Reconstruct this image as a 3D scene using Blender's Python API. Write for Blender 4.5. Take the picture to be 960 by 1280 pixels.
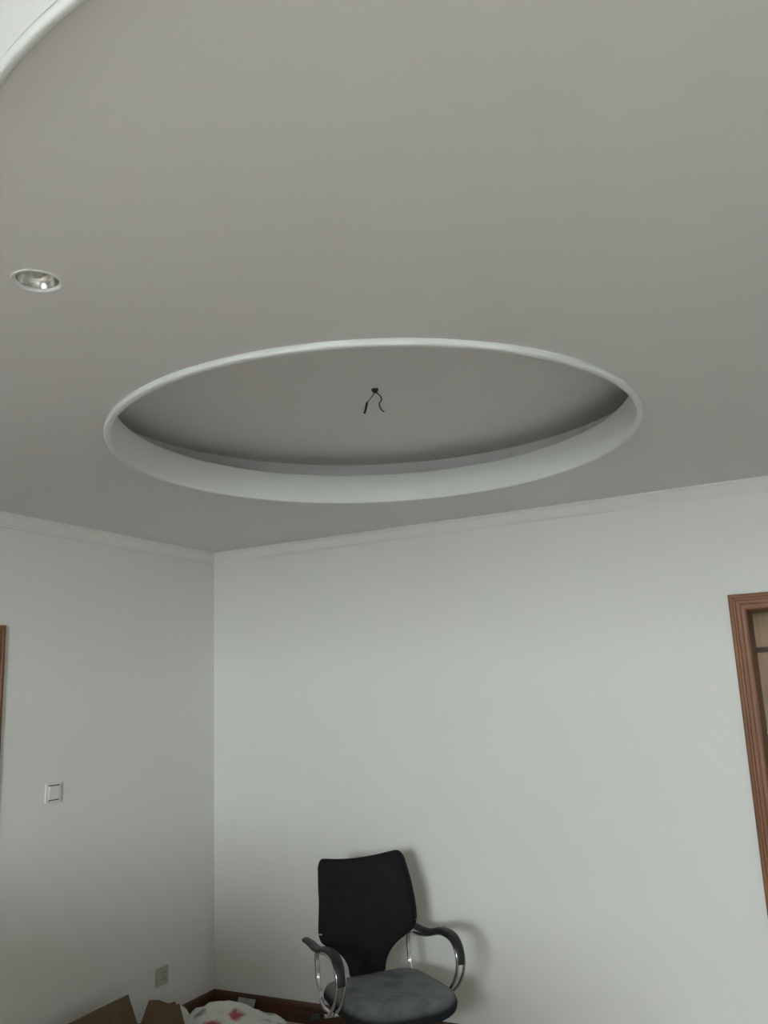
import bpy, bmesh, math, random
from mathutils import Vector, Matrix, noise

for o in list(bpy.data.objects):
    bpy.data.objects.remove(o)
S = bpy.context.scene
COL = S.collection
PI = math.pi

# ---------------------------------------------------------------- camera
F_PX, YAW, PITCH, ROLL, EYE = 1074.48, 0.471672, 0.207423, -0.0435107, 1.65
fw = Vector((-math.sin(YAW)*math.cos(PITCH), math.cos(YAW)*math.cos(PITCH), math.sin(PITCH)))
r0 = Vector((math.cos(YAW), math.sin(YAW), 0)); u0 = r0.cross(fw)
rr = r0*math.cos(ROLL)+u0*math.sin(ROLL); uu = -r0*math.sin(ROLL)+u0*math.cos(ROLL)
cam_data = bpy.data.cameras.new('camera'); cam = bpy.data.objects.new('camera', cam_data)
COL.objects.link(cam); S.camera = cam
cam_data.sensor_fit = 'VERTICAL'; cam_data.sensor_height = 36.0
cam_data.lens = F_PX/1280*36.0
cam_data.clip_start = 0.05
cam.matrix_world = Matrix(((rr.x, uu.x, -fw.x, 0), (rr.y, uu.y, -fw.y, 0), (rr.z, uu.z, -fw.z, EYE), (0, 0, 0, 1)))

# room dimensions (metres); the window is in the wall behind the camera
XL, XR, YB, YF = -3.2756, 1.60, 4.1198, -3.30
ZC, ZS = 2.5212, 2.76            # dropped ceiling, slab ceiling
WX0, WX1, WZ0, WZ1 = -0.80, 0.50, 1.40, 2.42

# ---------------------------------------------------------------- daylight
S.view_settings.view_transform = 'Standard'
S.view_settings.look = 'None'
S.view_settings.gamma = 1.0
S.view_settings.use_curve_mapping = False
S.view_settings.exposure = 1.03
world = bpy.data.worlds.new('overcast_sky'); S.world = world
world.use_nodes = True
bg = world.node_tree.nodes['Background']
bg.inputs[0].default_value = (0.92, 0.975, 1.02, 1)
bg.inputs[1].default_value = 44.0
pl = bpy.data.lights.new('window_portal', 'AREA'); pl.shape = 'RECTANGLE'
pl.size = WX1-WX0; pl.size_y = WZ1-WZ0
pl.cycles.is_portal = True
po = bpy.data.objects.new('window_portal', pl); COL.objects.link(po)
po.location = ((WX0+WX1)/2, YF-0.12, (WZ0+WZ1)/2)
po.rotation_euler = (PI/2, 0, 0)      # -Z of the lamp points to +Y, into the room

# ---------------------------------------------------------------- materials
def mat(name, col, rough=0.6, metal=0.0, noise_amt=0.0, noise_scale=8.0, bump=0.0, bump_scale=200.0, spec=0.5):
    m = bpy.data.materials.new(name); m.use_nodes = True
    nt = m.node_tree; b = nt.nodes['Principled BSDF']
    b.inputs['Base Color'].default_value = (*col, 1); b.inputs['Roughness'].default_value = rough
    b.inputs['Metallic'].default_value = metal
    b.inputs['Specular IOR Level'].default_value = spec
    tc = nt.nodes.new('ShaderNodeTexCoord')
    if noise_amt:
        n = nt.nodes.new('ShaderNodeTexNoise'); n.inputs['Scale'].default_value = noise_scale; n.inputs['Detail'].default_value = 5
        nt.links.new(tc.outputs['Object'], n.inputs['Vector'])
        r = nt.nodes.new('ShaderNodeMapRange'); r.inputs[1].default_value = 0.3; r.inputs[2].default_value = 0.7
        r.inputs[3].default_value = 1-noise_amt; r.inputs[4].default_value = 1+noise_amt*0.6
        nt.links.new(n.outputs['Fac'], r.inputs[0])
        x = nt.nodes.new('ShaderNodeVectorMath'); x.operation = 'SCALE'; x.inputs[0].default_value = col
        nt.links.new(r.outputs[0], x.inputs['Scale']); nt.links.new(x.outputs[0], b.inputs['Base Color'])
    if bump:
        n2 = nt.nodes.new('ShaderNodeTexNoise'); n2.inputs['Scale'].default_value = bump_scale; n2.inputs['Detail'].default_value = 3
        nt.links.new(tc.outputs['Object'], n2.inputs['Vector'])
        bp = nt.nodes.new('ShaderNodeBump'); bp.inputs['Strength'].default_value = bump; bp.inputs['Distance'].default_value = 0.002
        nt.links.new(n2.outputs['Fac'], bp.inputs['Height']); nt.links.new(bp.outputs[0], b.inputs['Normal'])
    return m

def wood(name, c1, c2, axis='Z', rough=0.5, scale=9.0):
    m = bpy.data.materials.new(name); m.use_nodes = True
    nt = m.node_tree; b = nt.nodes['Principled BSDF']; b.inputs['Roughness'].default_value = rough
    tc = nt.nodes.new('ShaderNodeTexCoord'); mp = nt.nodes.new('ShaderNodeMapping')
    s = [scale*3]*3; s['XYZ'.index(axis)] = scale*0.16
    mp.inputs['Scale'].default_value = s
    nt.links.new(tc.outputs['Object'], mp.inputs['Vector'])
    n = nt.nodes.new('ShaderNodeTexNoise'); n.inputs['Scale'].default_value = 2.0; n.inputs['Detail'].default_value = 8
    n.inputs['Distortion'].default_value = 0.8
    nt.links.new(mp.outputs[0], n.inputs['Vector'])
    cr = nt.nodes.new('ShaderNodeValToRGB')
    cr.color_ramp.elements[0].position = 0.32; cr.color_ramp.elements[0].color = (*c1, 1)
    cr.color_ramp.elements[1].position = 0.68; cr.color_ramp.elements[1].color = (*c2, 1)
    nt.links.new(n.outputs['Fac'], cr.inputs[0]); nt.links.new(cr.outputs[0], b.inputs['Base Color'])
    return m

def tile_mat():
    m = bpy.data.materials.new('beige_floor_tile'); m.use_nodes = True
    nt = m.node_tree; b = nt.nodes['Principled BSDF']; b.inputs['Roughness'].default_value = 0.22
    tc = nt.nodes.new('ShaderNodeTexCoord')
    br = nt.nodes.new('ShaderNodeTexBrick'); br.offset = 0.0; br.squash = 1.0
    br.inputs['Scale'].default_value = 1.0; br.inputs['Brick Width'].default_value = 0.6; br.inputs['Row Height'].default_value = 0.6
    br.inputs['Mortar Size'].default_value = 0.002
    br.inputs['Color1'].default_value = (0.57, 0.525, 0.46, 1); br.inputs['Color2'].default_value = (0.55, 0.505, 0.44, 1); br.inputs['Mortar'].default_value = (0.30, 0.26, 0.20, 1)
    nt.links.new(tc.outputs['Object'], br.inputs['Vector']); nt.links.new(br.outputs['Color'], b.inputs['Base Color'])
    return m

M = {}
M['wall'] = mat('wall_paint', (0.78, 0.77, 0.73), 0.75, noise_amt=0.012, noise_scale=1.6, bump=0.10, bump_scale=160, spec=0.25)
M['ceil'] = mat('ceiling_paint', (0.79, 0.772, 0.768), 0.85, noise_amt=0.012, noise_scale=1.2, bump=0.08, bump_scale=180, spec=0.2)
M['trim'] = mat('moulding_paint', (0.82, 0.83, 0.82), 0.5, noise_amt=0.01, noise_scale=3, spec=0.35)
M['wood'] = wood('door_wood', (0.15, 0.055, 0.021), (0.26, 0.108, 0.042))
M['woodx'] = wood('door_wood_level', (0.15, 0.055, 0.021), (0.26, 0.108, 0.042), 'X')
M['skirt'] = wood('skirting_wood', (0.055, 0.020, 0.010), (0.10, 0.035, 0.017), 'X', 0.4)
M['skirty'] = wood('skirting_wood_side', (0.055, 0.020, 0.010), (0.10, 0.035, 0.017), 'Y', 0.4)
M['floor'] = tile_mat()
M['ward'] = wood('wardrobe_wood', (0.44, 0.30, 0.19), (0.56, 0.40, 0.26), 'Z', 0.45, 6)
M['plastic'] = mat('white_plastic', (0.80, 0.78, 0.72), 0.35, noise_amt=0.02, noise_scale=30)
M['plastic_aged'] = mat('aged_plastic', (0.50, 0.48, 0.40), 0.4, noise_amt=0.05, noise_scale=40)
M['slot'] = mat('dark_slot', (0.05, 0.05, 0.045), 0.6, noise_amt=0.1)
M['chrome'] = mat('chrome', (0.62, 0.63, 0.64), 0.16, 1.0, noise_amt=0.05, noise_scale=25)
M['reflector'] = mat('lamp_reflector', (0.66, 0.66, 0.63), 0.25, 1.0, noise_amt=0.05, noise_scale=60)
M['bulb'] = mat('bulb_glass', (0.55, 0.56, 0.55), 0.12, 0.0, noise_amt=0.05, noise_scale=60)
M['black'] = mat('black_plastic', (0.012, 0.013, 0.014), 0.45, noise_amt=0.2, noise_scale=20)
M['mesh'] = mat('black_back_fabric', (0.010, 0.011, 0.012), 0.8, noise_amt=0.25, noise_scale=25, bump=0.4, bump_scale=600, spec=0.25)
M['pad'] = mat('arm_pad_rubber', (0.013, 0.014, 0.015), 0.5, noise_amt=0.25, noise_scale=40)
M['card'] = mat('cardboard', (0.19, 0.130, 0.080), 0.9, noise_amt=0.12, noise_scale=14, spec=0.1)
M['paper'] = mat('crumpled_paper', (0.62, 0.62, 0.58), 0.9, noise_amt=0.1, noise_scale=12)
M['cloth'] = mat('plain_white_cloth', (0.66, 0.67, 0.62), 0.85, noise_amt=0.05)
M['scrap'] = mat('grey_scrap', (0.36, 0.37, 0.34), 0.9, noise_amt=0.12, noise_scale=20)
M['wire'] = mat('wire_dark', (0.03, 0.028, 0.028), 0.5, noise_amt=0.1)
M['alu'] = mat('window_frame_white', (0.75, 0.76, 0.77), 0.4, noise_amt=0.02)
M['concrete'] = mat('outer_ground', (0.33, 0.33, 0.325), 0.9, noise_amt=0.15, noise_scale=1)

def glass_mat():
    m = bpy.data.materials.new('window_glass'); m.use_nodes = True
    nt = m.node_tree; out = nt.nodes['Material Output']; nt.nodes.remove(nt.nodes['Principled BSDF'])
    t = nt.nodes.new('ShaderNodeBsdfTransparent'); t.inputs[0].default_value = (0.93, 0.95, 0.94, 1)
    g = nt.nodes.new('ShaderNodeBsdfGlossy'); g.inputs['Roughness'].default_value = 0.02
    x = nt.nodes.new('ShaderNodeMixShader'); x.inputs[0].default_value = 0.06
    nt.links.new(t.outputs[0], x.inputs[1]); nt.links.new(g.outputs[0], x.inputs[2]); nt.links.new(x.outputs[0], out.inputs[0])
    return m
M['glass'] = glass_mat()

def seat_mat():
    # dark seat cloth with pale plaster dust lying on its upper side in blotches
    m = bpy.data.materials.new('dusty_seat_cloth'); m.use_nodes = True
    nt = m.node_tree; b = nt.nodes['Principled BSDF']; b.inputs['Roughness'].default_value = 0.9
    b.inputs['Specular IOR Level'].default_value = 0.2
    tc = nt.nodes.new('ShaderNodeTexCoord')
    n = nt.nodes.new('ShaderNodeTexNoise'); n.inputs['Scale'].default_value = 9; n.inputs['Detail'].default_value = 7
    nt.links.new(tc.outputs['Object'], n.inputs['Vector'])
    ge = nt.nodes.new('ShaderNodeNewGeometry'); sx = nt.nodes.new('ShaderNodeSeparateXYZ')
    nt.links.new(ge.outputs['Normal'], sx.inputs[0])
    mr = nt.nodes.new('ShaderNodeMapRange'); mr.inputs[1].default_value = 0.35; mr.inputs[2].default_value = 0.85
    nt.links.new(sx.outputs['Z'], mr.inputs[0])
    nr = nt.nodes.new('ShaderNodeMapRange'); nr.inputs[1].default_value = 0.36; nr.inputs[2].default_value = 0.52
    nr.inputs[3].default_value = 0.62; nr.inputs[4].default_value = 1.0
    nt.links.new(n.outputs['Fac'], nr.inputs[0])
    mu = nt.nodes.new('ShaderNodeMath'); mu.operation = 'MULTIPLY'
    nt.links.new(mr.outputs[0], mu.inputs[0]); nt.links.new(nr.outputs[0], mu.inputs[1])
    mx = nt.nodes.new('ShaderNodeMix'); mx.data_type = 'RGBA'
    mx.inputs[6].default_value = (0.020, 0.022, 0.026, 1); mx.inputs[7].default_value = (0.20, 0.215, 0.215, 1)
    nt.links.new(mu.outputs[0], mx.inputs[0]); nt.links.new(mx.outputs[2], b.inputs['Base Color'])
    n2 = nt.nodes.new('ShaderNodeTexNoise'); n2.inputs['Scale'].default_value = 260
    nt.links.new(tc.outputs['Object'], n2.inputs['Vector'])
    bp = nt.nodes.new('ShaderNodeBump'); bp.inputs['Strength'].default_value = 0.3; bp.inputs['Distance'].default_value = 0.002
    nt.links.new(n2.outputs['Fac'], bp.inputs['Height']); nt.links.new(bp.outputs[0], b.inputs['Normal'])
    return m
M['seat'] = seat_mat()

def floral_mat():
    # white cloth printed with red blossoms and grey-green leaves
    m = bpy.data.materials.new('floral_cloth'); m.use_nodes = True
    nt = m.node_tree; b = nt.nodes['Principled BSDF']; b.inputs['Roughness'].default_value = 0.85
    tc = nt.nodes.new('ShaderNodeTexCoord')
    dn = nt.nodes.new('ShaderNodeTexNoise'); dn.inputs['Scale'].default_value = 28; dn.inputs['Detail'].default_value = 3
    nt.links.new(tc.outputs['Object'], dn.inputs['Vector'])
    ad = nt.nodes.new('ShaderNodeVectorMath'); ad.operation = 'MULTIPLY_ADD'
    ad.inputs[1].default_value = (0.05, 0.05, 0.05)
    nt.links.new(dn.outputs['Color'], ad.inputs[0]); nt.links.new(tc.outputs['Object'], ad.inputs[2])
    def spots(scale, lo, hi, off):
        mp = nt.nodes.new('ShaderNodeMapping'); mp.inputs['Location'].default_value = off
        nt.links.new(ad.outputs[0], mp.inputs['Vector'])
        v = nt.nodes.new('ShaderNodeTexVoronoi'); v.inputs['Scale'].default_value = scale; v.inputs['Randomness'].default_value = 0.75
        nt.links.new(mp.outputs[0], v.inputs['Vector'])
        r = nt.nodes.new('ShaderNodeMapRange'); r.inputs[1].default_value = lo; r.inputs[2].default_value = hi
        r.inputs[3].default_value = 1; r.inputs[4].default_value = 0
        nt.links.new(v.outputs['Distance'], r.inputs[0]); return r
    base = (0.66, 0.67, 0.62, 1)
    g = spots(7.0, 0.14, 0.24, (0.31, 0.17, 0.4)); r_ = spots(5.2, 0.20, 0.30, (0.02, 0.05, 0.0))
    m1 = nt.nodes.new('ShaderNodeMix'); m1.data_type = 'RGBA'; m1.inputs[6].default_value = base; m1.inputs[7].default_value = (0.26, 0.30, 0.24, 1)
    nt.links.new(g.outputs[0], m1.inputs[0])
    m2 = nt.nodes.new('ShaderNodeMix'); m2.data_type = 'RGBA'; m2.inputs[7].default_value = (0.42, 0.10, 0.11, 1)
    nt.links.new(r_.outputs[0], m2.inputs[0]); nt.links.new(m1.outputs[2], m2.inputs[6])
    nt.links.new(m2.outputs[2], b.inputs['Base Color'])
    return m
M['floral'] = floral_mat()

# ---------------------------------------------------------------- mesh helpers
def obj(name, bm, m, parent=None, smooth=False):
    bmesh.ops.recalc_face_normals(bm, faces=bm.faces)
    me = bpy.data.meshes.new(name); bm.to_mesh(me); bm.free()
    if smooth:
        for p in me.polygons: p.use_smooth = True
    me.materials.append(m if not isinstance(m, str) else M[m])
    o = bpy.data.objects.new(name, me); COL.objects.link(o)
    if parent: o.parent = parent
    return o
def empty(name, loc=(0, 0, 0), rz=0):
    o = bpy.data.objects.new(name, None); COL.objects.link(o)
    o.location = loc; o.rotation_euler = (0, 0, rz); return o
def tag(o, label, cat, group=None):
    o['label'] = label; o['category'] = cat
    if group: o['group'] = group
    return o
def struct(o, label=None):
    o['kind'] = 'structure'
    if label: o['label'] = label
    return o
def box(bm, lo, hi, bev=0.0):
    vs = [bm.verts.new((x, y, z)) for x in (lo[0], hi[0]) for y in (lo[1], hi[1]) for z in (lo[2], hi[2])]
    fs = [(0, 1, 3, 2), (4, 6, 7, 5), (0, 4, 5, 1), (2, 3, 7, 6), (0, 2, 6, 4), (1, 5, 7, 3)]
    nf = [bm.faces.new([vs[i] for i in f]) for f in fs]
    if bev:
        es = list({e for f in nf for e in f.edges})
        bmesh.ops.bevel(bm, geom=es, offset=bev, segments=2, affect='EDGES', profile=0.5)
    return bm
def bx(lo, hi, bev=0.0): return box(bmesh.new(), lo, hi, bev)
def lathe(bm, prof, seg=48, closed=False, cx=0, cy=0):
    rings = []
    for r, z in prof:
        if r < 1e-6: rings.append([bm.verts.new((cx, cy, z))])
        else: rings.append([bm.verts.new((cx+r*math.cos(2*PI*i/seg), cy+r*math.sin(2*PI*i/seg), z)) for i in range(seg)])
    n = len(rings)
    for k in range(n if closed else n-1):
        a, b = rings[k], rings[(k+1) % n]
        for i in range(seg):
            j = (i+1) % seg
            if len(a) == 1 and len(b) == 1: continue
            if len(a) == 1: bm.faces.new((a[0], b[i], b[j]))
            elif len(b) == 1: bm.faces.new((a[i], a[j], b[0]))
            else: bm.faces.new((a[i], a[j], b[j], b[i]))
    return bm
def sweep(bm, path, prof, closed=False, up=None, cap=True):
    """prof: list of (side, up) offsets; path: points; the frame keeps 'up' fixed (mitred)."""
    path = [Vector(p) for p in path]; n = len(path); rings = []
    upv = Vector(up)
    for i, p in enumerate(path):
        if closed: a, b = path[i-1], path[(i+1) % n]
        else: a, b = path[max(i-1, 0)], path[min(i+1, n-1)]
        d1 = (p-a).normalized() if (p-a).length > 1e-9 else (b-p).normalized()
        d2 = (b-p).normalized() if (b-p).length > 1e-9 else d1
        s1 = d1.cross(upv).normalized(); s2 = d2.cross(upv).normalized()
        s = (s1+s2).normalized(); k = 1/max(s.dot(s1), 0.2)
        rings.append([bm.verts.new(p+s*(o*k)+upv*h) for o, h in prof])
    m = len(prof)
    for i in range(n if closed else n-1):
        a, b = rings[i], rings[(i+1) % n]
        for j in range(m):
            q = (j+1) % m
            bm.faces.new((a[j], a[q], b[q], b[j]))
    if not closed and cap:
        bm.faces.new(rings[0]); bm.faces.new(rings[-1][::-1])
    return bm
def spline(pts, k=6):
    P = [Vector(p) for p in pts]; out = []
    for i in range(len(P)-1):
        a = P[i-1] if i else P[0]*2-P[1]; b, c = P[i], P[i+1]; d = P[i+2] if i+2 < len(P) else P[-1]*2-P[-2]
        for t in range(k):
            t /= k
            out.append(0.5*((2*b)+(c-a)*t+(2*a-5*b+4*c-d)*t*t+(3*b-a-3*c+d)*t**3))
    out.append(P[-1]); return out
def tube(bm, pts, rad, seg=10, flat=1.0, side=None, rads=None):
    """round tube along pts (parallel transport); flat squashes the second axis; side fixes the first axis."""
    pts = [Vector(p) for p in pts]; n = len(pts); rings = []; prev = None
    for i, p in enumerate(pts):
        t = (pts[min(i+1, n-1)]-pts[max(i-1, 0)]).normalized()
        if side is not None: a = (Vector(side)-t*t.dot(Vector(side))).normalized()
        else:
            if prev is None: prev = Vector((0, 0, 1)) if abs(t.z) < 0.9 else Vector((1, 0, 0))
            a = (prev-t*t.dot(prev)).normalized(); prev = a
        b = t.cross(a); r = rads[i] if rads else rad
        rings.append([bm.verts.new(p+a*(r*math.cos(2*PI*k/seg))+b*(r*flat*math.sin(2*PI*k/seg))) for k in range(seg)])
    for i in range(n-1):
        for k in range(seg):
            q = (k+1) % seg
            bm.faces.new((rings[i][k], rings[i][q], rings[i+1][q], rings[i+1][k]))
    bm.faces.new(rings[0][::-1]); bm.faces.new(rings[-1]); return bm

# ---------------------------------------------------------------- room shell
struct(obj('floor', bx((XL-0.2, YF-0.2, -0.1), (XR+0.2, YB+2.2, 0)), 'floor'))
TH = 0.24
def wall_y(name, y0, y1, x0, x1, z1, hole=None):
    bm = bmesh.new()
    if not hole: box(bm, (x0, y0, 0), (x1, y1, z1))
    else:
        a, b, c, d = hole
        box(bm, (x0, y0, 0), (a, y1, z1)); box(bm, (b, y0, 0), (x1, y1, z1)); box(bm, (a, y0, d), (b, y1, z1))
        if c > 0: box(bm, (a, y0, 0), (b, y1, c))
    return struct(obj(name, bm, 'wall'))
def wall_x(name, x0, x1, y0, y1, z1, hole=None):
    bm = bmesh.new()
    if not hole: box(bm, (x0, y0, 0), (x1, y1, z1))
    else:
        a, b, c, d = hole
        box(bm, (x0, y0, 0), (x1, a, z1)); box(bm, (x0, b, 0), (x1, y1, z1)); box(bm, (x0, a, d), (x1, b, z1))
        if c > 0: box(bm, (x0, a, 0), (x1, b, c))
    return struct(obj(name, bm, 'wall'))
ZT = 2.9
D1A, D1B, D1T = -0.325, 0.475, 1.940       # doorway in the back wall
D2A, D2B, D2T = 1.76, 2.575, 1.945         # door in the left wall
wall_y('wall_back', YB, YB+TH, XL-TH, XR+TH, ZT, (D1A-0.02, D1B+0.02, 0, D1T+0.02))
wall_x('wall_left', XL-TH, XL, YF-TH, YB, ZT, (D2A-0.02, D2B+0.02, 0, D2T+0.02))
wall_x('wall_right', XR, XR+TH, YF-TH, YB, ZT)
wall_y('wall_front', YF-TH, YF, XL, XR, ZT, (WX0, WX1, WZ0, WZ1))

# dropped ceiling: flat underside with the round recess cut out, curved front edge
RCX, RCY, RR = -1.354, 2.609, 0.918
SPX, SPY, SPR = -1.374, 1.150, 0.0465
def edge_curve():
    ac = Vector((-0.57, 1.838)); R = 1.20; pts = []
    s = math.radians(22)
    pe = ac+Vector((-math.sin(s), -math.cos(s)))*R          # where the arc runs on as a straight line
    d = Vector((-math.cos(s), math.sin(s)))
    k = (pe.x-XL)/-d.x
    pts.append(pe+d*k)
    for i in range(41):
        a = s*(1-i/40); pts.append(ac+Vector((-math.sin(a), -math.cos(a)))*R)
    pts.append(Vector((XR, ac.y-R)))
    return pts
EDGE = edge_curve()
EDGE_SIGN = -1      # sweep side that points into the dropped ceiling
def ceiling_mesh():
    bm = bmesh.new()
    outer = [bm.verts.new((p.x, p.y+0.0165, ZC)) for p in EDGE]+[bm.verts.new((XR, YB, ZC)), bm.verts.new((XL, YB, ZC))]
    def loop(vs): return [bm.edges.new((vs[i], vs[(i+1) % len(vs)])) for i in range(len(vs))]
    es = loop(outer)
    for cx, cy, r, n in ((RCX, RCY, RR-0.01, 128), (SPX, SPY, SPR, 32)):
        es += loop([bm.verts.new((cx+r*math.cos(2*PI*i/n), cy+r*math.sin(2*PI*i/n), ZC)) for i in range(n)])
    bmesh.ops.triangle_fill(bm, edges=es, use_beauty=True, use_dissolve=False)
    # close the top edge above the groove
    lo = outer[:len(EDGE)]; hi = [bm.verts.new((v.co.x, v.co.y, ZC+0.05)) for v in lo]
    for i in range(len(lo)-1): bm.faces.new((lo[i], lo[i+1], hi[i+1], hi[i]))
    return bm
ceil = struct(obj('ceiling', ceiling_mesh(), 'ceil'), 'pale grey dropped ceiling with a round recess and a curved edge')
obj('slab', bx((XL-TH, YF-TH, ZS), (XR+TH, YB+TH, ZS+0.15)), 'ceil', ceil)
# recess above the ring: shelf set back, low side wall and flat top
ZL, ZR, RU = 2.632, 2.722, 1.045
obj('recess', lathe(bmesh.new(), [(RR-0.012, ZL), (RU, ZL), (RU, ZR), (0, ZR)], 128, cx=RCX, cy=RCY), 'ceil', ceil)

# round moulding of the recess
ring = [(RR, ZC+0.004), (RR, ZC-0.012), (RR-0.0015, ZC-0.0155), (RR-0.005, ZC-0.017), (RR-0.017, ZC-0.017), (RR-0.0205, ZC-0.0155), (RR-0.022, ZC-0.012),
        (RR-0.022, ZL-0.004), (RR-0.020, ZL), (RR-0.010, ZL+0.002), (RR-0.006, ZC+0.004)]
t3 = struct(obj('trim_3', lathe(bmesh.new(), ring, 160, True, RCX, RCY), 'trim', smooth=True), 'white round moulding lining the ceiling recess')
# moulding along the curved edge of the dropped ceiling
ep = [(p.x, p.y, ZC) for p in EDGE]
prof = [(-0.002, 0.003), (-0.002, -0.009), (-0.0005, -0.012), (0.002, -0.013), (0.009, -0.013), (0.011, -0.011), (0.012, -0.008), (0.012, -0.0005), (0.018, -0.0005), (0.018, 0.0), (0.016, 0.0), (0.016, 0.005), (0.0, 0.005)]
prof = [(EDGE_SIGN*a, b) for a, b in prof]
obj('fascia', sweep(bmesh.new(), ep, [(EDGE_SIGN*a, b) for a, b in [(0.0, 0.0085), (0.0, ZS-ZC), (0.02, ZS-ZC), (0.02, 0.0085)]], up=(0, 0, 1)), 'ceil', ceil)
struct(obj('trim_4', sweep(bmesh.new(), ep, prof, up=(0, 0, 1)), 'trim', smooth=True), 'white moulding along the curved edge of the dropped ceiling')

# crown mouldings (side = into the room, up = z)
crown = [(0.0, 0.0), (0.036, 0.0), (0.036, -0.010), (0.031, -0.012), (0.030, -0.019), (0.026, -0.027), (0.021, -0.036), (0.017, -0.044), (0.013, -0.052), (0.010, -0.054), (0.010, -0.062), (0.0, -0.062)]
struct(obj('trim_1', sweep(bmesh.new(), [(XR, YB, ZC), (XL, YB, ZC)], [(-a, b) for a, b in crown], up=(0, 0, 1)), 'wall'), 'white crown moulding on the back wall')
struct(obj('trim_2', sweep(bmesh.new(), [(XL, YB, ZC), (XL, EDGE[0].y+0.05, ZC)], [(-a, b) for a, b in crown], up=(0, 0, 1)), 'wall'), 'white crown moulding on the left wall')
# skirting boards
sk = [(0, 0), (0.016, 0), (0.016, 0.078), (0.013, 0.088), (0.008, 0.096), (0.004, 0.100), (0, 0.100)]
def skirt(name, a, b, m): return struct(obj(name, sweep(bmesh.new(), [a, b], [(-x, z) for x, z in sk], up=(0, 0, 1)), m), 'dark brown wooden skirting board')
skirt('baseboard_back', (D1A-0.07, YB, 0), (XL, YB, 0), 'skirt')
skirt('baseboard_left', (XL, YB, 0), (XL, D2B+0.07, 0), 'skirty')

# ---------------------------------------------------------------- doorways
cas = [(0, 0), (0.072, 0), (0.072, 0.012), (0.067, 0.017), (0.056, 0.018), (0.052, 0.0145), (0.046, 0.0145), (0.041, 0.0185), (0.028, 0.0195), (0.022, 0.016), (0.010, 0.015), (0.004, 0.013), (0, 0.010)]
def casing(parent, P, up, mats):
    """three mitred pieces; P = four corner points of the opening, bottom-top-top-bottom"""
    for i in range(3):
        bm = bmesh.new()
        pts = [Vector(p) for p in P]; upv = Vector(up); rings = []
        for k in (i, i+1):
            d = (pts[i+1]-pts[i]).normalized(); s = d.cross(upv).normalized()
            row = []
            for w, h in cas:
                q = pts[k]+s*w+upv*h
                if k in (1, 2): q = q+d*(w if k == i+1 else -w)
                row.append(bm.verts.new(q))
            rings.append(row)
        n = len(cas)
        for j in range(n):
            q = (j+1) % n; bm.faces.new((rings[0][j], rings[0][q], rings[1][q], rings[1][j]))
        bm.faces.new(rings[0]); bm.faces.new(rings[1][::-1])
        obj('casing', bm, mats[i], parent)

d1 = struct(empty('door_1', (0, 0, 0)), 'open doorway in the back wall with brown wooden casing')
casing(d1, [(D1B, YB, 0), (D1B, YB, D1T), (D1A, YB, D1T), (D1A, YB, 0)], (0, -1, 0), ['wood', 'woodx', 'wood'])
for a, b in ((D1A-0.02, D1A), (D1B, D1B+0.02)):
    obj('jamb', bx((a, YB-0.004, 0), (b, YB+TH, D1T+0.02)), 'wood', d1)
obj('head_jamb', bx((D1A, YB-0.004, D1T), (D1B, YB+TH, D1T+0.02)), 'woodx', d1)
leaf = obj('leaf', bx((0, 0, 0.008), (0.78, 0.040, D1T-0.006), 0.002), 'wood', d1)
leaf.location = (D1A-0.012, YB+TH+0.004, 0); leaf.rotation_euler = (0, 0, math.radians(99))
for z0, z1 in ((0.18, 0.85), (1.0, 1.80)):
    obj('panel', bx((0.13, -0.006, z0), (0.65, 0.0, z1), 0.004), 'wood', leaf)

d2 = struct(empty('door_2', (0, 0, 0)), 'brown wooden door in the left wall')
casing(d2, [(XL, D2B, 0), (XL, D2B, D2T), (XL, D2A, D2T), (XL, D2A, 0)], (1, 0, 0), ['wood', 'wood', 'wood'])
for a, b in ((D2A-0.02, D2A), (D2B, D2B+0.02)):
    obj('jamb', bx((XL-TH, a, 0), (XL+0.004, b, D2T+0.02)), 'wood', d2)
obj('head_jamb', bx((XL-TH, D2A, D2T), (XL+0.004, D2B, D2T+0.02)), 'wood', d2)
lf = obj('leaf', bx((XL-0.09, D2A+0.003, 0.006), (XL-0.05, D2B-0.003, D2T-0.003), 0.002), 'wood', d2)
for z0, z1 in ((0.18, 0.85), (1.0, 1.80)):
    obj('panel', bx((XL-0.051, D2A+0.14, z0), (XL-0.044, D2B-0.14, z1), 0.004), 'wood', lf)
obj('handle', tube(bmesh.new(), spline([(XL-0.05, D2A+0.07, 0.98), (XL-0.005, D2A+0.07, 0.98), (XL+0.002, D2A+0.09, 0.98), (XL+0.002, D2A+0.18, 0.98)]), 0.009), 'chrome', lf, True)

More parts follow.
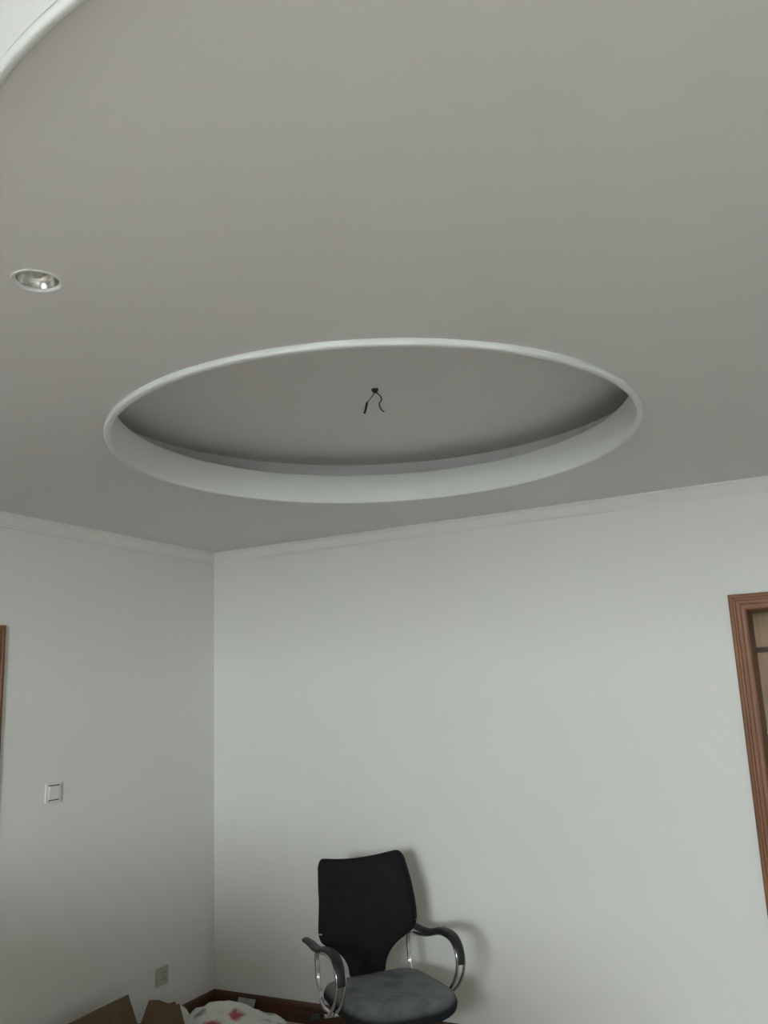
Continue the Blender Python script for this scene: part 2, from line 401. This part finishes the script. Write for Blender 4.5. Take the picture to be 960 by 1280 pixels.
# room behind the doorway
HY = YB+TH+1.75
struct(obj('wall_hall_back', bx((-1.6, HY, 0), (XR+TH, HY+0.1, ZT)), 'wall'))
wall_x('wall_hall_left', -1.7, -1.6, YB+TH, HY+0.1, ZT, (HY-1.05, HY-0.85, 1.45, 1.85))  # opening for the added window that brightens this room
struct(obj('wall_hall_right', bx((XR, YB+TH, 0), (XR+TH, HY+0.1, ZT)), 'wall'))
struct(obj('ceiling_hall', bx((-1.7, YB+TH, ZS), (XR+TH, HY+0.1, ZS+0.15)), 'ceil'))
wy = HY-0.60
wd = tag(empty('wardrobe', (-0.15, HY, 0)), 'pale wood wardrobe seen through the open doorway', 'wardrobe')
obj('body', bx((-0.80, -0.58, 0), (0.80, -0.005, 2.40)), 'ward', wd)
for i in range(4):
    x0 = -0.80+0.4*i
    d = obj('door', bx((x0+0.003, -0.60, 0.08), (x0+0.397, -0.581, 1.785), 0.002), 'ward', wd)
    hx = x0+(0.36 if i % 2 == 0 else 0.04)
    obj('handle', bx((hx-0.006, -0.622, 0.95), (hx+0.006, -0.60, 1.10), 0.003), 'chrome', d)
    obj('upper_door', bx((x0+0.003, -0.60, 1.82), (x0+0.397, -0.581, 2.39), 0.002), 'ward', wd)
obj('rail', bx((-0.80, -0.604, 1.788), (0.80, -0.58, 1.817)), 'skirt', wd)

# ---------------------------------------------------------------- window behind the camera
w1 = struct(empty('window_1', (0, 0, 0)), 'window in the wall behind the viewer')
wy0, wy1 = YF-0.16, YF-0.10
fr = bmesh.new()
box(fr, (WX0, wy0, WZ0), (WX0+0.05, wy1, WZ1)); box(fr, (WX1-0.05, wy0, WZ0), (WX1, wy1, WZ1))
box(fr, (WX0+0.05, wy0, WZ0), (WX1-0.05, wy1, WZ0+0.05)); box(fr, (WX0+0.05, wy0, WZ1-0.05), (WX1-0.05, wy1, WZ1))
wm = (WX0+WX1)/2; box(fr, (wm-0.025, wy0, WZ0+0.05), (wm+0.025, wy1, WZ1-0.05))
obj('window_frame', fr, 'alu', w1)
for a, b in ((WX0+0.05, wm-0.025), (wm+0.025, WX1-0.05)):
    obj('pane', bx((a, YF-0.133, WZ0+0.05), (b, YF-0.127, WZ1-0.05)), 'glass', w1)
obj('window_sill', bx((WX0-0.05, YF-0.10, WZ0-0.03), (WX1+0.05, YF+0.06, WZ0), 0.004), 'trim', w1)
struct(obj('ground', bx((-60, -120, -3.3), (60, YF-TH-0.01, -3.2)), 'concrete'))
w2 = struct(empty('added_hall_window', (0, 0, 0)), 'small unseen window added to brighten the room behind the doorway')  # unseen window, put in only to light the wardrobe beyond the doorway
ha, hb = HY-1.05, HY-0.85
f2 = bmesh.new()
for lo, hi in (((-1.68, ha, 1.45), (-1.62, ha+0.02, 1.85)), ((-1.68, hb-0.02, 1.45), (-1.62, hb, 1.85)), ((-1.68, ha+0.02, 1.45), (-1.62, hb-0.02, 1.47)), ((-1.68, ha+0.02, 1.83), (-1.62, hb-0.02, 1.85))):
    box(f2, lo, hi)
obj('window_frame', f2, 'alu', w2)
obj('pane', bx((-1.653, ha+0.02, 1.47), (-1.647, hb-0.02, 1.83)), 'glass', w2)

# ---------------------------------------------------------------- downlight
dl = tag(empty('downlight', (SPX, SPY, ZC)), 'small recessed round spotlight with white ring in the grey ceiling', 'ceiling light')
obj('trim_ring', lathe(bmesh.new(), [(0.0525, 0.0), (0.0520, -0.0022), (0.0495, -0.0030), (0.0455, -0.0025), (0.0435, 0.0), (0.043, 0.012), (0.0450, 0.012), (0.0450, 0.0)], 48, True), 'ceil', dl, True)
rf = obj('reflector', lathe(bmesh.new(), [(0.0425, 0.004), (0.0405, 0.013), (0.036, 0.022), (0.028, 0.030), (0.018, 0.035), (0.0, 0.037)], 40), 'reflector', dl, True)
obj('bulb', lathe(bmesh.new(), [(0.009, 0.036), (0.011, 0.032), (0.011, 0.016), (0.008, 0.009), (0.0, 0.006)], 20), 'bulb', rf, True)
obj('housing', lathe(bmesh.new(), [(0.0452, 0.004), (0.0452, 0.075), (0.0, 0.075)], 32), 'reflector', dl, True)
for s in (-1, 1):
    obj('spring_clip', tube(bmesh.new(), [(0.040*s, 0.0, 0.004), (0.033*s, 0.0, -0.001), (0.030*s, 0.006, 0.002)], 0.0016, 6), 'chrome', dl, True)

# ---------------------------------------------------------------- loose lamp wires in the recess
HX, HY_ = RCX+0.006, RCY+0.004
wr = tag(empty('lamp_wires', (HX, HY_, ZR)), 'loose dark electric wires hanging from the middle of the round ceiling recess', 'wires')
obj('ceiling_hook', lathe(bmesh.new(), [(0.013, 0.0), (0.012, -0.006), (0.008, -0.012), (0.004, -0.015), (0, -0.016)], 20), 'wire', wr, True)
def cam_side(a, z): return (a*r0.x, a*r0.y, z)
obj('wire', tube(bmesh.new(), spline([cam_side(0, -0.012), cam_side(-0.018, -0.035), cam_side(-0.030, -0.05), cam_side(-0.036, -0.075), cam_side(-0.042, -0.090)]), 0.0028, 8,
    rads=[0.0016]*12+[0.0042]*13), 'wire', wr, True)
obj('wire', tube(bmesh.new(), spline([cam_side(0.004, -0.012), cam_side(0.018, -0.026), cam_side(0.022, -0.042), cam_side(0.014, -0.055), cam_side(0.018, -0.075), cam_side(0.030, -0.088)]), 0.0022, 8), 'wire', wr, True)

# ---------------------------------------------------------------- switch and socket on the left wall
sw = tag(empty('light_switch', (XL, 2.950, 1.268)), 'square white light switch on the shaded side wall by the brown door', 'switch')
obj('plate', bx((0.0, -0.046, -0.044), (0.009, 0.046, 0.044), 0.003), 'plastic', sw)
rk = bmesh.new()
pv = [(0.009, -0.030, -0.030), (0.009, 0.030, -0.030), (0.009, 0.030, 0.030), (0.009, -0.030, 0.030), (0.012, -0.029, -0.029), (0.012, 0.029, -0.029), (0.018, 0.029, 0.029), (0.018, -0.029, 0.029)]
vs = [rk.verts.new(v) for v in pv]
for f in ((0, 1, 2, 3), (4, 5, 6, 7), (0, 1, 5, 4), (1, 2, 6, 5), (2, 3, 7, 6), (3, 0, 4, 7)): rk.faces.new([vs[i] for i in f])
obj('rocker', rk, 'plastic', sw)
for z in (-0.0325, 0.0325):
    obj('gap', bx((0.0088, -0.031, z-0.002), (0.0096, 0.031, z+0.002)), 'slot', sw)

so = tag(empty('wall_socket', (XL, 3.693, 0.286)), 'small yellowed wall socket low on the wall above the cardboard box', 'socket')
obj('plate', bx((0.0, -0.043, -0.043), (0.010, 0.043, 0.043), 0.003), 'plastic_aged', so)
ins = obj('insert', bx((0.010, -0.030, -0.032), (0.0125, 0.030, 0.032), 0.001), 'plastic_aged', so)
for y, z, a, b in ((-0.012, 0.016, 0.002, 0.007), (0.012, 0.016, 0.002, 0.007), (-0.013, -0.014, 0.002, 0.007), (0.013, -0.014, 0.002, 0.007), (0.0, -0.004, 0.002, 0.005)):
    obj('pin_slot', bx((0.0122, y-a, z-b), (0.0129, y+a, z+b)), 'slot', ins)

# ---------------------------------------------------------------- office chair (local: +x forward, +y = viewer's right, z up)
CHX, CHY, CHA = -1.823, 3.471, math.radians(-38.975)
ch = tag(empty('office_chair', (CHX, CHY, 0), CHA), 'black office armchair with chrome arms and a dusty grey seat', 'chair')
# seat cushion: rounded outline with a bulging top
def seat_mesh():
    bm = bmesh.new()
    n = 72
    def outline(k):
        t = 2*PI*k/n; c, s = math.cos(t), math.sin(t)
        e = 0.62 if c > 0 else 0.62-0.22*min(1, -c*3)
        x = math.copysign(abs(c)**e, c); y = math.copysign(abs(s)**e, s)
        u = -0.045+0.255*x; w = 0.238+0.012*x
        return u, y*w
    rows = []
    for sc, z in ((0.86, 0.405), (0.95, 0.408), (0.99, 0.418), (1.0, 0.431), (0.985, 0.446), (0.95, 0.458), (0.86, 0.466), (0.7, 0.470), (0.5, 0.468), (0.25, 0.465)):
        row = []
        for k in range(n):
            u, v = outline(k); u = -0.045+(u+0.045)*sc; v *= sc
            dz = -0.030*max(0, (u-0.10)/0.12)**2 + 0.010*(abs(v)/0.24)**2*(sc < 0.9)
            row.append(bm.verts.new((u, v, z+dz)))
        rows.append(row)
    for a, b in zip(rows, rows[1:]):
        for k in range(n): q = (k+1) % n; bm.faces.new((a[k], a[q], b[q], b[k]))
    bm.faces.new(rows[0][::-1]); bm.faces.new(rows[-1])
    return bm
seat = obj('seat', seat_mesh(), 'seat', ch, True)
obj('seat_pan', bx((-0.22, -0.17, 0.375), (0.12, 0.17, 0.408), 0.008), 'black', ch)
# back: one sheet that is wide above and narrows into a stem
half = [(0.440, 0.080), (0.47, 0.078), (0.50, 0.082), (0.53, 0.094), (0.56, 0.116), (0.585, 0.146), (0.605, 0.180), (0.625, 0.208), (0.645, 0.220), (0.67, 0.225),
        (0.72, 0.223), (0.78, 0.217), (0.84, 0.212), (0.89, 0.205), (0.915, 0.201), (0.932, 0.192), (0.940, 0.180)]
def back_u(z, v):
    t = (z-0.44)/0.5
    u = -0.278-0.075*t+0.030*math.sin(PI*min(1, max(0, t)))
    return u+0.055*(v/0.22)**2*min(1, t*1.5)
def back_mesh(th=0.026):
    bm = bmesh.new(); nv = 14; fr_, bk = [], []
    for z, w in half:
        a, b = [], []
        for j in range(nv+1):
            f = 2*j/nv-1; v = f*w
            zz = z-0.020*(1-f*f)*max(0, (z-0.86)/0.08)
            u = back_u(zz, v); e = th*0.5*(1-0.55*abs(f)**6)
            a.append(bm.verts.new((u+e, v, zz))); b.append(bm.verts.new((u-e, v, zz)))
        fr_.append(a); bk.append(b)
    for i in range(len(half)-1):
        for j in range(nv):
            bm.faces.new((fr_[i][j], fr_[i][j+1], fr_[i+1][j+1], fr_[i+1][j])); bm.faces.new((bk[i][j], bk[i+1][j], bk[i+1][j+1], bk[i][j+1]))
        bm.faces.new((fr_[i][0], fr_[i+1][0], bk[i+1][0], bk[i][0])); bm.faces.new((fr_[i][nv], bk[i][nv], bk[i+1][nv], fr_[i+1][nv]))
    for j in range(nv):
        bm.faces.new((fr_[0][j], bk[0][j], bk[0][j+1], fr_[0][j+1])); bm.faces.new((fr_[-1][j], fr_[-1][j+1], bk[-1][j+1], bk[-1][j]))
    return bm
back = obj('backrest', back_mesh(), 'mesh', ch, True)
def rim_pts():
    L_ = []
    for z, w in half[1:]: L_.append((back_u(z, w), w, z))
    for j in range(9):
        f = 0.86-1.72*j/8; v = f*half[-1][1]; z = 0.942-0.020*(1-f*f); L_.append((back_u(z, v), v, z))
    for z, w in half[:0:-1]: L_.append((back_u(z, w), -w, z))
    return L_
obj('piping', tube(bmesh.new(), spline(rim_pts(), 3), 0.007, 8), 'mesh', back, True)
for s in (-1, 1):
    # chrome arm frame: a pair of tubes from the seat, up under the pad and down behind
    arm = [(-0.01, 0.425), (0.035, 0.455), (0.075, 0.500), (0.097, 0.550), (0.090, 0.600), (0.055, 0.632), (0.0, 0.642), (-0.07, 0.636), (-0.15, 0.615), (-0.22, 0.606), (-0.29, 0.607), (-0.335, 0.598),
           (-0.348, 0.570), (-0.345, 0.520), (-0.335, 0.470), (-0.300, 0.430), (-0.24, 0.412)]
    af = None
    def av(u): return 0.262-0.045*min(1, max(0, (-u-0.06)/0.24))           # the arms close in towards the back
    def au(u): return u if u > -0.1 else -0.1+(u+0.1)*0.86
    def sp(u): return 1-0.75*min(1, max(0, (-u-0.05)/0.25))
    for off in (-0.016, 0.016):
        o = obj('arm_tube', tube(bmesh.new(), spline([(au(u), s*av(u)+off*sp(u), z) for u, z in arm], 5), 0.0065, 10), 'chrome', ch, True)
    pad = [(0.099, 0.556), (0.097, 0.585), (0.083, 0.618), (0.052, 0.645), (0.0, 0.656), (-0.07, 0.650), (-0.15, 0.629), (-0.22, 0.620), (-0.29, 0.621), (-0.365, 0.620)]
    pts = spline([(u, s*(av(u)*0.3+0.262*0.7), z-0.004) for u, z in pad], 5)
    obj('arm_pad', tube(bmesh.new(), pts, 0.022, 12, 0.55, (0, 1, 0), [0.019+0.004*math.sin(PI*i/(len(pts)-1)) for i in range(len(pts))]), 'pad', ch, True)
    obj('arm_bracket', tube(bmesh.new(), [(-0.10, s*0.14, 0.390), (-0.11, s*0.22, 0.394), (-0.12, s*0.252, 0.412)], 0.009, 8), 'chrome', ch, True)
    obj('arm_rail', tube(bmesh.new(), spline([(-0.22, s*0.235, 0.412), (-0.13, s*0.252, 0.414), (-0.005, s*0.262, 0.424)], 4), 0.0085, 8), 'chrome', ch, True)
    obj('back_bolt', lathe(bmesh.new(), [(0, 0.006), (0.007, 0.004), (0.009, 0), (0, 0)], 14), 'chrome', ch, True).location = (back_u(0.655, s*0.215)+0.014, s*0.225, 0.660)
obj('back_stem', tube(bmesh.new(), spline([(-0.10, 0, 0.385), (-0.24, 0, 0.385), (-0.305, 0, 0.41), (-0.305, 0, 0.50), (-0.305, 0, 0.58)], 5), 0.030, 10, 0.35, (0, 1, 0)), 'black', ch, True)
lv = obj('lever', tube(bmesh.new(), [(-0.09, -0.08, 0.372), (-0.115, -0.17, 0.380), (-0.135, -0.268, 0.380)], 0.0075, 10), 'chrome', ch, True)
obj('lever_knob', tube(bmesh.new(), [(-0.133, -0.260, 0.380), (-0.137, -0.275, 0.380), (-0.141, -0.300, 0.379)], 0.013, 10), 'black', lv, True)
obj('mechanism', bx((-0.14, -0.09, 0.335), (0.06, 0.09, 0.377), 0.012), 'black', ch)
obj('gas_lift', lathe(bmesh.new(), [(0, 0.34), (0.014, 0.34), (0.014, 0.27), (0.026, 0.27), (0.028, 0.12), (0.0, 0.12)], 24, cx=-0.045), 'black', ch, True)
obj('base_hub', lathe(bmesh.new(), [(0.0, 0.173), (0.034, 0.173), (0.046, 0.158), (0.046, 0.123), (0.0, 0.118)], 24, cx=-0.045), 'chrome', ch, True)
for k in range(5):
    a = math.radians(72*k+20); c, s = math.cos(a), math.sin(a)
    P = lambda r, z: (-0.045+r*c, r*s, z+0.0481)
    lg = obj('base_leg', tube(bmesh.new(), [P(0.03, 0.098), P(0.12, 0.096), P(0.22, 0.088), P(0.30, 0.076)], 0.02, 10, rads=[0.023, 0.020, 0.017, 0.014]), 'chrome', ch, True)
    cb = bmesh.new(); t_ = Vector((-s, c, 0)); cen = Vector(P(0.300, 0.027))
    for sg in (-1, 1):
        tube(cb, [cen+t_*(sg*0.006), cen+t_*(sg*0.008), cen+t_*(sg*0.022), cen+t_*(sg*0.025)], 0.027, 16, rads=[0.024, 0.027, 0.027, 0.022])
    tube(cb, [cen-t_*0.006, cen+t_*0.006], 0.009, 8); tube(cb, [P(0.300, 0.03), P(0.300, 0.078)], 0.006, 8)
    obj('caster', cb, 'black', lg, True)

# the whole chair is 3 % larger, with its seat a little lower on the gas lift
def grow(o):
    for c_ in o.children:
        if c_.location.length > 0: c_.location = c_.location*1.03+Vector((0, 0, -0.0495)); off = 0
        else: off = -0.0495
        if c_.type == 'MESH':
            for v in c_.data.vertices: v.co = v.co*1.03+Vector((0, 0, off))
        grow(c_)
bpy.context.view_layer.update()
grow(ch)

# ---------------------------------------------------------------- open cardboard box by the left wall
BX0, BX1, BY0, BY1, BH = -3.10, -2.80, 2.86, 3.34, 0.20
cbx = tag(empty('cardboard_box', ((BX0+BX1)/2, (BY0+BY1)/2, 0)), 'open brown cardboard box with raised flaps against the side wall', 'box')
hx, hy = (BX1-BX0)/2, (BY1-BY0)/2
t = 0.005
obj('box_bottom', bx((-hx, -hy, 0.001), (hx, hy, t)), 'card', cbx)
for lo, hi in (((-hx, -hy, t), (-hx+t, hy, BH)), ((hx-t, -hy, t), (hx, hy, BH)), ((-hx+t, -hy, t), (hx-t, -hy+t, BH)), ((-hx+t, hy-t, t), (hx-t, hy, BH))):
    obj('box_wall', bx(lo, hi), 'card', cbx)
def flap(p0, p1, up, outline, jag=0):
    """panel hinged on p0-p1; outline = (fraction along, height) of the free edge"""
    bm = bmesh.new(); p0, p1, up = Vector(p0), Vector(p1), Vector(up)
    nrm = (p1-p0).cross(up).normalized()*t*0.6
    pts = [p0]+[p0+(p1-p0)*a+up*h for a, h in outline]+[p1]
    A = [bm.verts.new(p+nrm) for p in pts]; B = [bm.verts.new(p-nrm) for p in pts]
    bm.faces.new(A); bm.faces.new(B[::-1])
    for i in range(len(pts)): q = (i+1) % len(pts); bm.faces.new((A[i], A[q], B[q], B[i]))
    return obj('flap', bm, 'card', cbx)
flap((-hx+0.003, -hy+0.01, BH), (-hx+0.003, hy-0.01, BH), Vector((-0.18, 0, 1)).normalized(), [(0.03, 0.125), (0.5, 0.132), (0.92, 0.135)])
flap((-hx+0.02, hy-0.003, BH), (hx-0.01, hy-0.003, BH), Vector((0, 0.25, 1)).normalized(), [(0.10, 0.10), (0.30, 0.106), (0.52, 0.098), (0.66, 0.110), (0.70, 0.096), (0.76, 0.104), (0.80, 0.085)])
flap((hx-0.003, -hy+0.01, BH), (hx-0.003, hy-0.01, BH), Vector((1, 0, -0.25)).normalized(), [(0.02, 0.12), (0.98, 0.12)])
flap((-hx+0.02, -hy+0.003, BH), (hx-0.01, -hy+0.003, BH), Vector((0, -1, 0.1)).normalized(), [(0.05, 0.12), (0.95, 0.12)])

def blob(name, m, c, ex, lumps, seed, flat=0.0, parent=None, sub=4, fine=0.0):
    bm = bmesh.new(); bmesh.ops.create_icosphere(bm, subdivisions=sub, radius=1.0)
    off = Vector((seed*3.1, seed*1.7, seed*0.9))
    for v in bm.verts:
        d = v.co.normalized()
        k = 1+lumps*noise.noise(d*1.7+off)+lumps*0.5*noise.noise(d*4.1+off)+fine*abs(noise.noise(Vector((d.x*9, d.y*3, d.z*3))+off))
        p = Vector((d.x*ex[0]*k, d.y*ex[1]*k, d.z*ex[2]*k))
        if p.z < -ex[2]*flat: p.z = -ex[2]*flat
        v.co = p
    zmin = min(v.co.z for v in bm.verts)
    for v in bm.verts: v.co.z -= zmin
    o = obj(name, bm, m, parent, True); o.location = c; return o
tag(blob('crumpled_paper', 'paper', (-2.93, 3.20, 0.006), (0.10, 0.10, 0.105), 0.22, 5, 0.8, fine=0.15), 'crumpled white paper stuffed in the open cardboard box', 'paper')

# ---------------------------------------------------------------- floral cloth bundle against the skirting
bun = tag(empty('cloth_bundle', (-2.76, 3.60, 0)), 'white cloth bundle printed with red flowers on the floor in the room corner', 'cloth')
blob('body', 'floral', (0, 0, 0.0), (0.35, 0.25, 0.19), 0.13, 2, 0.12, bun, 5, 0.10)
blob('loose_corner', 'cloth', (-0.295, -0.03, 0.0), (0.075, 0.10, 0.175), 0.18, 7, 0.15, bun, 3, 0.1)

# ---------------------------------------------------------------- scraps near the skirting
def sheet(name, m, w, h, curl, seed, nx=10, ny=8):
    bm = bmesh.new(); g = []
    for side in (0, 1):
        rows = []
        for i in range(nx+1):
            row = []
            for j in range(ny+1):
                x, y = (i/nx-0.5)*w, (j/ny-0.5)*h
                z = 0.004+curl*(abs(noise.noise(Vector((x*9+seed, y*9, seed))))+0.5*(2*x/w)**2)
                row.append(bm.verts.new((x, y, z+0.002*side)))
            rows.append(row)
        g.append(rows)
    for side in (0, 1):
        r = g[side]
        for i in range(nx):
            for j in range(ny):
                f = (r[i][j], r[i+1][j], r[i+1][j+1], r[i][j+1]); bm.faces.new(f if side else f[::-1])
    for i in range(nx):
        for j in (0, ny): bm.faces.new((g[0][i][j], g[0][i+1][j], g[1][i+1][j], g[1][i][j]))
    for j in range(ny):
        for i in (0, nx): bm.faces.new((g[0][i][j], g[0][i][j+1], g[1][i][j+1], g[1][i][j]))
    return obj(name, bm, m)
s1 = tag(sheet('cardboard_scrap', 'scrap', 0.11, 0.09, 0.006, 1.3), 'small grey scrap leaning on the dark skirting behind the cloth bundle', 'scrap')
s1.location = (-3.02, YB-0.060, 0.050); s1.rotation_euler = (math.radians(62), 0, math.radians(0))

# ---------------------------------------------------------------- added unseen cabinets that block window light to shade the lower left corner
def cabinet(name, label, x0, x1, y0, y1, h, nd):
    w = x1-x0; d_ = y1-y0
    sb = tag(empty(name, ((x0+x1)/2, (y0+y1)/2, 0)), label, 'cabinet')
    obj('body', bx((-w/2, -d_/2+0.02, 0.08), (w/2, d_/2, h-0.03), 0.003), 'ward', sb)
    obj('top', bx((-w/2, -d_/2, h-0.03), (w/2, d_/2, h), 0.004), 'ward', sb)
    for x in (-w/2+0.06, w/2-0.06):
        for y in (-d_/2+0.06, d_/2-0.05):
            obj('foot', bx((x-0.03, y-0.03, 0), (x+0.03, y+0.03, 0.08), 0.004), 'skirt', sb)
    for i in range(nd):
        a = -w/2+w/nd*i
        d = obj('door', bx((a+0.004, -d_/2, 0.10), (a+w/nd-0.004, -d_/2+0.019, h-0.045), 0.003), 'ward', sb)
        k = a+(w/nd-0.045 if i % 2 == 0 else 0.045)
        obj('handle', bx((k-0.006, -d_/2-0.020, 0.60), (k+0.006, -d_/2, 0.75), 0.003), 'chrome', d)
cabinet('shade_cabinet_tall', 'tall four-door wooden cabinet out of view, added to cast shade into the corner', -3.15, -1.36, 0.20, 0.60, 1.24, 4)
cabinet('shade_cabinet_low', 'lower two-door wooden cabinet out of view, added to cast shade into the corner', -1.34, -0.72, 0.20, 0.60, 1.02, 2)
